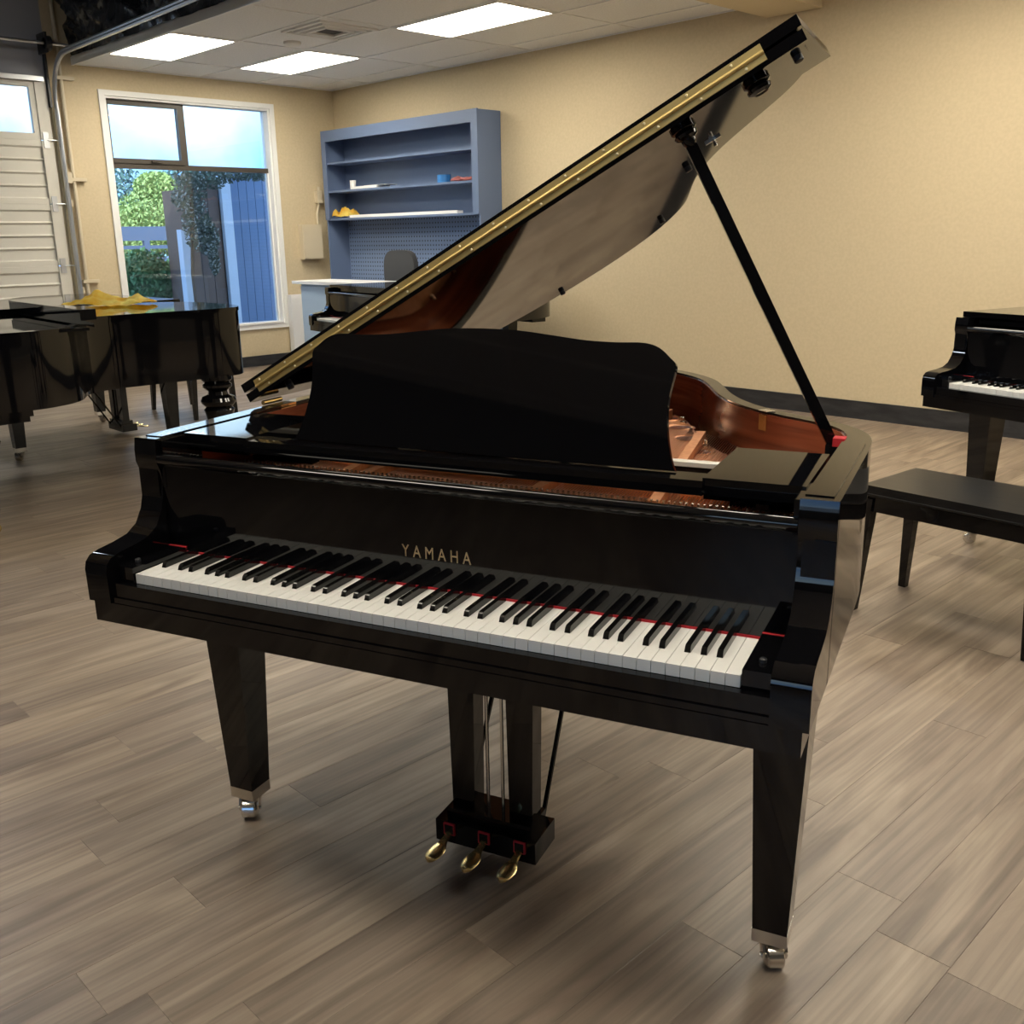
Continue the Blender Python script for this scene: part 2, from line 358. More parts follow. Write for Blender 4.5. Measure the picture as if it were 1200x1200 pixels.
# ceiling lights
lnames = ['with the black plastic sheeting along its edge', 'beside the window wall', 'next to the square air vent']
for i, (lx, ly) in enumerate(lights):
    lab = ('bright recessed ceiling light panel ' + lnames[i]) if i < 3 else 'unseen ceiling light panel added to brighten the pianos'  # the rest are unseen panels, added for brightness around the pianos
    t_ = thing('ceiling_light', lab, 'ceiling light', (lx, ly, HC), 0, 1, 'recessed ceiling light panels')
    box('lens', -.59, .59, -.285, .285, -.002, .006, 'lens', t_, .002, 1)
    boxes('frame', [(-.608, .608, -.311, -.285, -.006, .03), (-.608, .608, .285, .311, -.006, .03), (-.608, -.59, -.285, .285, -.006, .03), (.59, .608, -.285, .285, -.006, .03)], 'white', t_)
t_ = thing('added_bay_light', 'unseen light added under the dark roof of the garage bay', 'ceiling light', (-5.3, -.2, 3.80)); box('lens', -.75, .75, -.16, .16, 0, .01, 'lens_cool', t_); box('housing', -.80, .80, -.20, .20, .01, .10, 'white', t_, .01); [box('hanger', x - .01, x + .01, -.01, .01, .10, .18, 'steel', t_) for x in (-.5, .5)]  # unseen lamp added to brighten the bay floor and the plastic
t_ = thing('air_vent', 'square white air diffuser set in a ceiling tile', 'vent', (-5.93, 4.07, HC))
for k, s_ in enumerate((.28, .21, .14)):
    boxes('ring', [(-s_, s_, -s_, -s_ + .03, -.012 - .004 * k, .002), (-s_, s_, s_ - .03, s_, -.012 - .004 * k, .002), (-s_, -s_ + .03, -s_ + .03, s_ - .03, -.012 - .004 * k, .002), (s_ - .03, s_, -s_ + .03, s_ - .03, -.012 - .004 * k, .002)], 'white', t_)
box('throat', -.11, .11, -.11, .11, -.004, .001, 'dark_wall', t_)
tag(lathe('smoke_detector', [(.075, .003), (.075, -.015), (.062, -.028), (.03, -.034), (.005, -.034)], 'white', None, (-6.55, 4.11, HC)), 'round white smoke detector on a ceiling tile near the vent', 'smoke detector')
# window
wd = bpy.data.objects.new('window_1', None); COL.objects.link(wd); wd.location = (XB, 4.265, WZ0); tag(wd, kind='structure')
def wbox(name, x0, x1, y0, y1, z0, z1, m, bw=.003):
    o_ = box(name, x0 - XB, x1 - XB, y0 - 4.265, y1 - 4.265, z0 - WZ0, z1 - WZ0, m, wd, bw); return o_
for a in [(WY0 - .055, WY0, WZ0 - .05, WZ1 + .05), (WY1, WY1 + .055, WZ0 - .05, WZ1 + .05), (WY0, WY1, WZ1, WZ1 + .05), (WY0, WY1, WZ0 - .05, WZ0)]:
    wbox('casing', XB, XB + .02, *a, 'white')
wbox('jamb', XB - .15, XB, WY1 - .02, WY1, WZ0, WZ1, 'white'); wbox('jamb', XB - .15, XB, WY0, WY0 + .02, WZ0, WZ1, 'white')
wbox('sill', XB - .15, XB + .03, WY0 + .02, WY1 - .02, WZ0, WZ0 + .02, 'white'); wbox('head', XB - .15, XB, WY0 + .02, WY1 - .02, WZ1 - .02, WZ1, 'white')
FX0, FX1 = XB - .12, XB - .07
a0, a1 = WY0 + .02, WY1 - .02; YM = 4.19
wbox('mullion', FX0, FX1, a0, a1, 2.09, 2.14, 'bronze_frame')
wbox('mullion', FX0, FX1, YM - .02, YM + .02, 2.14, WZ1 - .02, 'bronze_frame')
sash = wd
for a in [(a0, YM - .02, 2.14, 2.185), (a0, YM - .02, WZ1 - .065, WZ1 - .02), (a0, a0 + .035, 2.185, WZ1 - .065), (YM - .06, YM - .02, 2.185, WZ1 - .065)]:
    wbox('sash_rail', FX0 + .005, FX1 + .015, *a, 'bronze_frame')
wbox('latch', FX1 + .015, FX1 + .04, 3.80, 3.90, 2.155, 2.175, 'bronze_frame')
wbox('frame_edge', FX0, FX1, a0, a0 + .015, WZ0 + .02, 2.09, 'white'); wbox('frame_edge', FX0, FX1, a1 - .015, a1, WZ0 + .02, 2.09, 'white')
wbox('pane', FX0 + .02, FX0 + .026, a0 + .015, a1 - .015, WZ0 + .02, 2.09, 'glass', 0)
wbox('pane', FX0 + .02, FX0 + .026, YM + .02, a1, 2.14, WZ1 - .02, 'glass', 0)
wbox('pane', FX0 + .02, FX0 + .026, a0 + .035, YM - .06, 2.185, WZ1 - .065, 'glass', 0)
# garage door with its track
gd = bpy.data.objects.new('door_1', None); COL.objects.link(gd); gd.location = (XB, GY1, 0); tag(gd, kind='structure')
def gx(name, x0, x1, y0, y1, z0, z1, m, bw=.003, par=None): return box(name, x0, x1, y0 - GY1, y1 - GY1, z0, z1, m, par or gd, bw)
zs = [.02, .60, 1.17, 1.74, 2.31, 2.82]
for k in range(4):
    z0, z1 = zs[k], zs[k + 1]; pts = [(-.05, z0 + .0005), (.0, z0 + .0005), (.0, z0 + .05)]
    for j in range(4):
        zz = z0 + .05 + (z1 - z0 - .10) * j / 4; h = (z1 - z0 - .10) / 4
        pts += [(-.016, zz + .012), (-.016, zz + h - .02), (0, zz + h - .004)]
    pts += [(.0, z1 - .0005), (-.05, z1 - .0005)]
    o_ = prism('door_section', pts, GY0 + .02 - GY1, -.14, 'panelwhite', gd, 'y')
    gx('end_stile', -.02, .012, GY1 - .14, GY1 - .035, z0 + .004, z1 - .004, 'panelwhite')
gx('section_rail', -.05, .0, GY0 + .02, GY1 - .14, zs[4] + .0005, zs[4] + .06, 'panelwhite'); gx('section_rail', -.05, .0, GY0 + .02, GY1 - .14, zs[5] - .05, zs[5], 'panelwhite')
gx('end_stile', -.02, .012, GY1 - .14, GY1 - .035, zs[4] + .004, zs[5], 'panelwhite')
for k in range(5):
    yy = GY1 - .14 - .97 * k; gx('section_stile', -.05, .0, yy - .05, yy, zs[4] + .06, zs[5] - .05, 'panelwhite')
    if k < 5: gx('pane', -.03, -.024, max(yy - .97, GY0 + .02), yy - .05, zs[4] + .06, zs[5] - .05, 'glass', 0)
for z in zs[1:5]:
    h = gx('hinge', .012, .022, GY1 - .125, GY1 - .075, z - .07, z + .07, 'steel')
    tube('roller', [(.03, -.09, z), (.03, .005, z)], .006, 'steel', h); 
gx('jamb_stop', -.10, -.03, GY1 - .05, GY1, .0, GZ1, 'beige')
gx('header_bar', .0, .05, GY0, GY1 - .06, GZ1 - .01, GZ1 + .03, 'steel')
gx('header_board', .002, .03, GY0, GY1 - .12, GZ1 + .03, 3.08, 'greywall')
path = [(.05, .02, .03), (.05, .02, 2.55)] + [((.05 + .38 * (1 - math.cos(a))), .02, 2.66 + .38 * math.sin(a)) for a in [PI / 2 * k / 8 for k in range(9)]] + [(1.6, .02, 3.055), (4.6, .02, 3.10)]
bm = bmesh.new()
for dx in (-.012, .012):
    add_tube(bm, [(x + (dx if z < 2.6 else 0), y + .0, z + (dx if z > 2.6 else 0)) for x, y, z in path], .018, 8)
from_bm('track', bm, 'steel', gd)
tube('torsion_shaft', [(.16, GY0 - GY1, 3.13), (.16, .16, 3.13)], .014, 'steel', gd)
lathe('cable_drum', [(.05, -.03), (.065, -.025), (.065, .025), (.05, .03)], 'base', gd, (.16, -.03, 3.13), 16, 'y')
gx('track_bracket', .0, .05, GY1 - .03, GY1 - .01, 2.6, 3.2, 'base'); gx('bearing_plate', .0, .2, GY1 - .06, GY1 - .04, 3.05, 3.22, 'base')
for z in (.9, 1.72): gx('track_bracket', .0, .035, GY1 + .03, GY1 + .07, z, z + .06, 'beige')
# conduit by the door
t_ = thing('conduit_pipe', 'thin beige conduit pipe running up beside the garage door', 'pipe', (XB + .004, 2.96, 0))
tube('pipe', [(.03, 0, 0), (.03, 0, 3.7)], .018, 'beige', t_); 
for z in (1.0, 1.95, 2.85): box('strap', 0, .05, -.04, .12, z, z + .03, 'beige', t_, .003)
box('junction_box', 0, .06, -.075, -.02, 1.93, 2.03, 'beige', t_, .004)
# black plastic above the ceiling edge
def sheet(name, f, nu, nv, m, parent=None, solid=0):
    bm = bmesh.new(); G = [[bm.verts.new(f(i / nu, j / nv)) for j in range(nv + 1)] for i in range(nu + 1)]
    for i in range(nu):
        for j in range(nv): bm.faces.new((G[i][j], G[i + 1][j], G[i + 1][j + 1], G[i][j + 1]))
    if solid: bmesh.ops.solidify(bm, geom=bm.faces[:], thickness=solid)
    return from_bm(name, bm, m, parent, angle=60)
def pl(u, v):
    x = XB + .14 + u * 5.48; z = 3.05 + v * .90
    nn = mnoise.noise(Vector((x * 1.6, z * 2.5, 0))) * .18 + (abs(mnoise.noise(Vector((x * 3.5 + z * 2, z * 4, 3)))) + .6 * abs(mnoise.noise(Vector((x * 8 - z * 5, z * 8, 9))))) * .20
    return (x, CY0 - .06 - .18 * math.sin(v * PI) * .6 + nn * (.25 + math.sin(v * PI)) * .6 - .0, z)
o_ = sheet('plastic_sheeting', pl, 240, 44, 'plastic'); tag(o_, 'crumpled glossy black plastic sheeting hung above the ceiling edge', 'sheeting')
tag(tube('roof_duct', [(-8.3, 2.75, 3.55), (-8.0, 2.72, 3.62), (-7.4, 2.62, 3.68), (-6.2, 2.4, 3.70)], .035, 'beige'), 'beige curved pipe under the dark roof near the garage track', 'pipe')

# ------------------------------------------------------------------ grand piano kit (local: x along keys, y away from player, z up)
RIM = [(.719, .145), (.719, .35), (.719, .56), (.713, .66), (.69, .735), (.645, .80), (.585, .85), (.515, .90), (.445, .96), (.38, 1.04), (.325, 1.14), (.275, 1.26), (.225, 1.37), (.15, 1.47), (.05, 1.555), (-.08, 1.615), (-.22, 1.645), (-.38, 1.65), (-.53, 1.625), (-.64, 1.565), (-.70, 1.47), (-.719, 1.35), (-.719, 1.0), (-.719, .145)]
def stretch(P, k): return [(x, y if y < .6 else .6 + (y - .6) * k) for x, y in P]
def voffset(P, w, e):
    out = []
    for i, (p, q) in enumerate(zip(offset(P, w + e), offset(P, .034 + e))):
        y = P[i][1]; k_ = min(1, max(0, (y - .60) / .2)) if P[i][0] > -.3 else 0
        out.append((p[0] * (1 - k_) + q[0] * k_, p[1] * (1 - k_) + q[1] * k_))
    return out
def make_rim(root, P, zb, zt, w=.052, lining=True):
    C_ = catmull(P, 4); I_ = voffset(C_, w, 0); bm = bmesh.new(); n_ = len(C_)
    r = [[bm.verts.new((p[0], p[1], z)) for p in Q] for Q, z in ((C_, zb), (C_, zt), (I_, zt), (I_, zb))]
    for k in range(4):
        for i in range(n_ - 1): bm.faces.new((r[k][i], r[k][i + 1], r[(k + 1) % 4][i + 1], r[(k + 1) % 4][i]))
    bm.faces.new([r[k][0] for k in range(4)]); bm.faces.new([r[k][-1] for k in range(4)])
    bevel(bm, .004, 2, 60)
    from_bm('rim', bm, 'lacquer', root)
    if lining:
        J = [(a_, max(b2, .26)) for a_, b2 in voffset(C_, w, .004)]; I2 = [(a_, max(b2, .26)) for a_, b2 in I_]; bm = bmesh.new()
        a = [bm.verts.new((*p, zt - .005)) for p in I2]; b_ = [bm.verts.new((*p, zt - .005)) for p in J]; c_ = [bm.verts.new((*p, zb + .06)) for p in J]
        for i in range(n_ - 1): bm.faces.new((a[i], a[i + 1], b_[i + 1], b_[i])); bm.faces.new((b_[i], b_[i + 1], c_[i + 1], c_[i]))
        from_bm('inner_rim', bm, 'mahog', root)['label'] = 'red mahogany inner face of the rim'
    return C_, I_
ARM = [(.16, .668), (.16, .976), (.143, .976), (.139, .95), (.139, .925), (.147, .905), (.150, .885), (.147, .855), (.137, .822), (.118, .793), (.09, .777), (.05, .770), (.01, .766), (-.012, .761), (-.024, .750), (-.028, .735), (-.027, .668)]
def arms(root, zt=.976, zb=.668):
    for s in (-1, 1):
        P = [(y, z + (zt - .976 if z > .9 else 0) + (zb - .668 if z < .7 else 0)) for y, z in ARM]
        a, b_ = (.66, .719) if s > 0 else (-.719, -.66)
        prism('arm', P, a, b_, 'lacquer', root, 'x', .003, 2, 25)
        c0, c1 = (.613, .66) if s > 0 else (-.66, -.613)
        cb = box('cheek_block', c0, c1, -.004, .15, .69, .742, 'lacquer', root, .003)
        lathe('stud', [(.006, .742), (.006, .747), (.004, .749)], 'rubber', cb, ((c0 + c1) / 2, .035, 0), 10)
        box('felt_edge', c0, c1, .146, .151, .738, .743, 'felt_red', cb)
def keyboard(root):
    wp = 1.222 / 52
    bm = bmesh.new(); add_box(bm, -.0112, .0112, 0, .16, -.020, 0); bevel(bm, .0010, 2)
    me = bpy.data.meshes.new('white_key'); bmesh.ops.recalc_face_normals(bm, faces=bm.faces[:]); bm.to_mesh(me); bm.free(); me.materials.append(M['key_white'])
    for i in range(52): link_mesh('white_key', me, root, (-.611 + wp * (i + .5), 0, .7297))
    bm = bmesh.new()
    prof = [(.052, 0), (.0555, .0085), (.060, .0115), (.152, .0125), (.152, 0)]
    A = [bm.verts.new((-.0052 if z == 0 else -.0046, y, z)) for y, z in prof]; B = [bm.verts.new((.0052 if z == 0 else .0046, y, z)) for y, z in prof]
    bm.faces.new(A); bm.faces.new(B[::-1])
    for i in range(5): bm.faces.new((A[i], B[i], B[(i + 1) % 5], A[(i + 1) % 5]))
    bevel(bm, .0012, 2, 20); bmesh.ops.recalc_face_normals(bm, faces=bm.faces[:])
    mb = bpy.data.meshes.new('black_key'); bm.to_mesh(mb); bm.free(); mb.materials.append(M['key_black'])
    for p in mb.polygons: p.use_smooth = True
    mb.set_sharp_from_angle(angle=math.radians(40))
    # white index 0 = A0; pattern A B C D E F G
    off = {0: .002, 2: -.002, 3: .002, 5: -.003, 6: 0}
    for i in range(51):
        if i % 7 in off: link_mesh('black_key', mb, root, (-.611 + wp * (i + 1) + off[i % 7], 0, .7297))
def front(root, zt=.976, zb=.668, kb=.625):
    box('key_slip', -.66, .66, -.018, -.003, zb + .012, .7095, 'lacquer', root, .004)
    box('lower_slip', -.66, .66, -.022, .02, zb - .002, zb + .012, 'lacquer', root, .003)
    box('key_bed', -.709, .709, -.024, .42, kb, zb, 'lacquer', root, .006)
    box('key_frame', -.612, .612, .004, .30, zb, .708, 'lacquer2', root)
    fb = box('fallboard', -.659, .659, .151, .172, .733, .925, 'lacquer', root, .003)
    P = [(.146, .921), (.1405, .924), (.137, .929), (.1365, .934), (.1385, .939), (.143, .942), (.150, .943), (.160, .941), (.172, .936), (.176, .930), (.176, .916), (.150, .914), (.150, .918)]
    prism('moulding', P, -.659, .659, 'lacquer', fb, 'x')
    box('felt_strip', -.613, .613, .1490, .151, .7300, .7342, 'felt_red', fb)
    return fb
def caster(leg, x, y, ztop, w, ang=0.6):
    s = w / 2
    fr_ = prism('ferrule', [(-s, -s), (s, -s), (s, s), (-s, s)], 0, .028, 'nickel', leg, 'z', .002); fr_.location = (x, y, ztop - .028); fr_['label'] = 'silvery metal ferrule'
    z = ztop - .028; bm = bmesh.new()
    add_lathe(bm, [(.019, 0), (.019, -.004), (.012, -.006)], (0, 0, 0), 14)
    add_box(bm, -.024, .024, -.010, .018, -.010, -.003)
    for q in (-1, 1):
        add_prism(bm, [(-.010, -.003), (.020, -.003), (.030, -.018), (.028, -.034), (.014, -.036), (.006, -.022), (-.008, -.014)], q * .0215 - .0025, q * .0215 + .0025, 'x')
    add_tube(bm, [(-.027, .018, -.031), (.027, .018, -.031)], .005, 10)
    o_ = from_bm('caster_fork', bm, 'nickel', leg); o_.location = (x, y, z); o_.rotation_euler = (0, 0, ang)
    bm = bmesh.new(); add_lathe(bm, [(.010, -.0175), (.0235, -.0165), (.0255, -.014), (.0255, .014), (.0235, .0165), (.010, .0175)], (0, 0, 0), 26, 'x')
    o2 = from_bm('caster_wheel', bm, 'nickel', leg)
    o2.location = (x - math.sin(ang) * .018, y + math.cos(ang) * .018, .0255); o2.rotation_euler = (0, 0, ang)
def tapered_leg(root, x, y, ztop, wt=.105, wb=.066, zb=.085, ang=.6):
    bm = bmesh.new(); a, b_ = wt / 2, wb / 2
    add_prism(bm, [(-1, -1), (1, -1), (1, 1), (-1, 1)], 0, 1)
    for v in bm.verts:
        s = a if v.co.z > .5 else b_; v.co = Vector((v.co.x * s, v.co.y * s, ztop if v.co.z > .5 else zb))
    bevel(bm, .003, 2)
    lg = from_bm('leg', bm, 'lacquer', root); lg.location = (x, y, 0)
    caster(lg, 0, 0, zb + .0, wb + .001, ang)
    return lg
def turned_leg(root, x, y, ztop):
    prof = [(.03, .05), (.035, .06), (.035, .08), (.05, .10), (.055, .12), (.04, .14), (.05, .17), (.075, .34), (.085, .385), (.09, .40), (.075, .415), (.10, .44), (.105, .455), (.095, .475), (.06, .49), (.055, .51), (.085, .535), (.085, .55), (.07, .56), (.09, .58), (.09, ztop)]
    lg = lathe('leg', prof, 'lacquer', root, (0, 0, 0), 24); lg.location = (x, y, 0)
    bm = bmesh.new(); add_lathe(bm, [(.01, -.014), (.026, -.012), (.026, .012), (.01, .014)], (0, 0, 0), 18, 'x'); o_ = from_bm('caster_wheel', bm, 'brass', lg); o_.location = (0, .02, .026)
    return lg
def lyre(root, y=.395, zt=.63):
    lb = box('lyre_box', -.135, .115, y - .055, y + .055, .035, .088, 'lacquer', root, .008)
    box('lyre_step', -.115, .095, y - .035, y + .05, .086, .112, 'lacquer', lb, .006)
    for x in (-.082, .062):
        bm = bmesh.new(); add_prism(bm, [(-1, -1), (1, -1), (1, 1), (-1, 1)], 0, 1)
        for v in bm.verts:
            s = .036 if v.co.z > .5 else .028; v.co = Vector((x + v.co.x * s, y + .01 + v.co.y * .024, zt if v.co.z > .5 else .11))
        bevel(bm, .003, 2); from_bm('lyre_post', bm, 'lacquer', root)
    for x in (-.025, .012): tube('pedal_rod', [(x, y - .0, .10), (x, y - .0, zt)], .0042, 'nickel', root, 8)
    for x in (-.105, .085): tube('lyre_brace', [(x, y + .05, .07), (x * .9, y + .42, .70)], .006, 'lacquer', root, 8)
    for x in (-.098, -.010, .078):
        pb = box('pedal_bushing', x - .014, x + .014, y - .060, y - .053, .058, .086, 'felt_red', root, .001)
        box('bushing_slot', x - .0105, x + .0105, y - .0615, y - .0595, .0615, .0830, 'lacquer2', pb)
        bm = bmesh.new(); N = 22; rows = []
        for i in range(N + 1):
            t_ = i / N; yy = y - .045 - .112 * t_; zz = .066 - .014 * t_ - .004 * math.sin(t_ * PI)
            w = .0085 + .0105 * (0 if t_ < .30 else (1 - math.cos(min(1, (t_ - .30) / .36) * PI)) / 2)
            if t_ > .70: w *= math.sqrt(max(.02, 1 - ((t_ - .70) / .302) ** 2))
            rows.append([bm.verts.new((x + w * c_, yy, zz + h * .005)) for c_, h in ((-.8, -.8), (-1, 0), (-.7, .9), (.7, .9), (1, 0), (.8, -.8))])
        for a, b_ in zip(rows, rows[1:]):
            for k in range(6): bm.faces.new((a[k], a[(k + 1) % 6], b_[(k + 1) % 6], b_[k]))
        bm.faces.new(rows[0]); bm.faces.new(rows[-1][::-1])
        from_bm('pedal', bm, 'brass', root, angle=50)['label'] = 'polished brass pedal'

# ------------------------------------------------------------------ the main piano
PY = .3604
pn = thing('grand_piano', 'glossy black grand piano with its lid propped open and brass pedals', 'piano', (0, 0, 0), PY)
ZB, ZT = .668, .975
CO, CI = make_rim(pn, RIM, ZB, ZT)
# raised ledge on the straight sides of the rim
for s in (-1, 1): box('rim_cap', min(s * .664, s * .708), max(s * .664, s * .708), .165, .60, ZT - .002, ZT + .003, 'lacquer', pn, .0015)
arms(pn); keyboard(pn); fb = front(pn)
# name on the fallboard
cu = bpy.data.curves.new('name', 'FONT'); cu.body = 'YAMAHA'; cu.size = .034; cu.align_x = 'CENTER'; cu.space_character = 1.62; cu.extrude = .0004
tmp = bpy.data.objects.new('tmp', cu); COL.objects.link(tmp); bpy.context.view_layer.update()
me = bpy.data.meshes.new_from_object(tmp.evaluated_get(bpy.context.evaluated_depsgraph_get())); bpy.data.objects.remove(tmp)
wd_ = max(v.co.x for v in me.vertices) - min(v.co.x for v in me.vertices)
me.materials.clear(); me.materials.append(M['letters'])
for v in me.vertices: v.co.x *= .148 / wd_
lt_ = link_mesh('name_letters', me, fb, (.003, .1502, .790)); lt_.rotation_euler = (PI / 2, 0, 0); lt_['label'] = 'brass maker name letters'
# bottom board, soundboard, plate
CM = catmull(RIM, 4)
prism('soundboard', [(a_, max(b_, .25)) for a_, b_ in offset(CM, .036)], .78, .79, 'spruce', pn)
inn = [p for p in offset(CM, .080)]
inn = [(x, max(y, .20)) for x, y in inn]
bm = bmesh.new(); add_prism(bm, inn, .850, .862); pt = from_bm('plate', bm, 'gold', pn); pt['label'] = 'bronze coloured cast iron plate'
for i in range(6, len(inn) - 14, 5):
    p = offset(CM, .098)[i]; lathe('plate_bolt', [(.010, .862), (.010, .868), (.006, .871), (.006, .880), (.003, .882)], 'nickel', pt, (p[0], max(p[1], .25), 0), 8)
def strut(x0, y0, x1, y1, h=.028, w=.011):
    d = Vector((x1 - x0, y1 - y0)).normalized(); nn = Vector((-d.y, d.x)) * w
    bm = bmesh.new(); add_prism(bm, [(x0 - nn.x, y0 - nn.y), (x1 - nn.x, y1 - nn.y), (x1 + nn.x, y1 + nn.y), (x0 + nn.x, y0 + nn.y)], .86, .86 + h); bevel(bm, .005, 2)
    from_bm('plate_strut', bm, 'gold', pt)
for a in [(-.34, .36, -.50, 1.42), (-.29, .36, -.25, 1.46), (.11, .36, .10, 1.35), (.36, .36, .27, 1.06), (.56, .36, .50, .78)]: strut(*a)
for x0, x1 in ((-.64, -.36), (-.27, .09), (.13, .34), (.38, .60)):
    box('plate_bar', x0, x1, .475, .50, .86, .875, 'gold', pt, .003)
for (x, y, r) in ((.235, 1.08, .035), (.17, 1.22, .03), (.30, .93, .028), (.10, 1.34, .03)):
    bm = bmesh.new(); add_lathe(bm, [(r, .8615), (r + .006, .8645), (r + .012, .8615)], (x, y, 0), 20); 
    from_bm('plate_hole_lip', bm, 'gold', pt); lathe('plate_hole', [(r, .8616), (r, .8626)], 'mahog', pt, (x, y, 0), 20)
# strings and tuning pins, too fine to part
bm = bmesh.new()
for k in range(190):
    x = -.62 + 1.22 * k / 189; x2_ = x * .55 - .12 + (.12 if x > .1 else 0)
    y2 = 1.45 if x < 0 else 1.40 - max(0, x) * .95
    add_tube(bm, [(x, .37, .872), (x2_ if x < .0 else x - .04, y2, .872)], .0011, 4, False)
tag(from_bm('strings', bm, 'strings', pn), kind='stuff')
bm = bmesh.new()
for k in range(110):
    x = -.62 + 1.23 * k / 109
    for r_ in range(2): add_tube(bm, [(x + r_ * .005, .335 + .028 * r_, .86), (x + r_ * .005, .333 + .028 * r_, .890)], .0031, 5)
tag(from_bm('tuning_pins', bm, 'nickel', pn), kind='stuff')
for x0, x1 in ((-.64, -.36), (-.27, .09), (.13, .34), (.38, .60)): box('string_felt', x0, x1, .385, .395, .862, .8705, 'felt_red', pt)
box('damper_rail', -.45, .50, .50, .525, .926, .935, 'felt_white', pn, .003)
box('action_rail', -.60, .60, .502, .56, .88, .925, 'lacquer2', pn, .003)
# music shelf and desk
box('shelf_rail', -.488, .488, .213, .238, .946, .972, 'lacquer', pn, .005)
box('music_shelf', -.488, .488, .238, .318, .952, .960, 'lacquer', pn, .002)
for s in (-1, 1):
    a, b_ = sorted((s * .486, s * .657))
    e0, e1 = sorted((s * .650, s * .672)); box('rim_filler', e0, e1, .15, .265, .87, .972, 'lacquer', pn, .002)
    sb = box('side_block', a, b_, .222, .485, .946, .9755, 'lacquer', pn, .005)
    box('side_block_lip', a, b_, .232, .475, .936, .947, 'lacquer', sb, .003)
    box('side_block_foot', a, b_, .44, .47, .87, .937, 'lacquer', sb, .002)
half = [(.417, 0), (.408, .02), (.398, .055), (.391, .10), (.391, .135), (.395, .165), (.397, .190), (.385, .203), (.362, .221), (.332, .229), (.28, .2285), (.22, .2305), (.16, .237), (.08, .2455), (0, .248)]
hp = catmull(half, 4); OUT = hp + [(-x, t_) for x, t_ in hp[::-1][1:]]
dk = prism('music_desk', OUT, -.006, .006, 'lacquer', pn, 'y', .002, 2, 50); dk.location = (0, .302, .963); dk.rotation_euler = (-math.radians(18), 0, 0)
box('desk_lip', -.405, .405, .262, .268, .960, .968, 'lacquer', pn, .002)
box('desk_support', -.20, -.18, .33, .42, .960, 1.0, 'lacquer2', pn); box('desk_support', .18, .20, .33, .42, .960, 1.0, 'lacquer2', pn)
# lid, hinged along the left rim
LA = math.atan2(.704, 1.292); U0 = -.727
ld = bpy.data.objects.new('lid', None); 
def lidmesh(name, pts, z0, z1, m, parent, bw=.002, ang=45):
    bm = bmesh.new(); add_prism(bm, pts, z0, z1); bevel(bm, bw, 2, ang); return from_bm(name, bm, m, parent)
full = offset(CM, -.014)
lidpts = [(x - U0, y) for x, y in full if y > .53]
lidpts = [(1.471, .53)] + lidpts + [(0, .53)]
lid = lidmesh('lid', lidpts, 0, .021, 'lacquer', pn); lid.location = (U0, 0, .990); lid.rotation_euler = (0, -LA, 0)
flap = lidmesh('lid_flap', [(0, .528), (1.473, .528), (1.473, .885), (0, .885)], .026, .047, 'lacquer', lid)
hs = box('piano_hinge', .045, 1.40, .5255, .5285, .0085, .0205, 'brass_dull', lid); hs['label'] = 'long brass hinge leaf'
box('piano_hinge', .045, 1.40, .5235, .5265, .0265, .0385, 'brass_dull', lid)
tube('hinge_knuckle', [(.045, .525, .0235), (1.40, .525, .0235)], .0042, 'brass_dull', lid, 8)
bm = bmesh.new(); add_lathe(bm, [(.0001, -.0030), (.0018, -.0026), (.0028, -.001), (.0028, 0)], (0, 0, 0), 8, 'y'); sm = bpy.data.meshes.new('hinge_screw'); bmesh.ops.recalc_face_normals(bm, faces=bm.faces[:]); bm.to_mesh(sm); bm.free(); sm.materials.append(M['screw'])
for k in range(15):
    link_mesh('hinge_screw', sm, lid, (.085 + k * .0912, .5253, .0135)); link_mesh('hinge_screw', sm, lid, (.065 + k * .0912, .5233, .0330))
def cup(u, y):
    o_ = lathe('prop_cup', [(.026, 0), (.026, -.006), (.020, -.010), (.024, -.014), (.022, -.020), (.014, -.024), (.012, -.022)], 'lacquer', lid, (u, y, 0), 20)
cup(1.207, .583); cup(1.36, .586)
for u, y in ((1.44, .593), (1.107, .94), (.883, 1.40), (.443, 1.61), (.08, .60)): lathe('lid_bumper', [(.009, 0), (.009, -.010), (.007, -.012)], 'rubber', lid, (u, y, 0), 12)
bm = bmesh.new(); add_box(bm, 1.204 - .018, 1.204 + .018, .824, .832, -.004, 0); add_box(bm, 1.20, 1.208, .812, .844, -.006, 0); add_tube(bm, [(1.204, .828, 0), (1.204, .828, -.016)], .004, 8)
from_bm('lid_latch', bm, 'nickel', lid)
# lid hinges on the left rim, catch plate on the bentside, prop stick
for y in (.60, 1.25):
    bm = bmesh.new(); add_box(bm, -.668, -.664, y - .03, y + .03, .925, .972); add_box(bm, -.70, -.664, y - .03, y + .03, .9745, .980); add_tube(bm, [(-.715, y - .035, .984), (-.715, y + .035, .984)], .006, 10)
    from_bm('lid_hinge', bm, 'brass', pn)
ci = min(range(len(CO)), key=lambda k_: (CO[k_][0] - .475) ** 2 + (CO[k_][1] - .93) ** 2)
cq = voffset(CO, .052, .0065)[ci]; ctan = Vector(CO[ci + 1]) - Vector(CO[ci - 1])
cp = box('catch_plate', -.013, .013, -.0015, .0015, -.036, 0, 'brass', pn, .001); cp.location = (cq[0], cq[1], .968); cp.rotation_euler = (0, 0, math.atan2(ctan.y, ctan.x) + PI)
box('catch_lip', -.016, .016, -.002, .022, .008, .0095, 'nickel', cp)
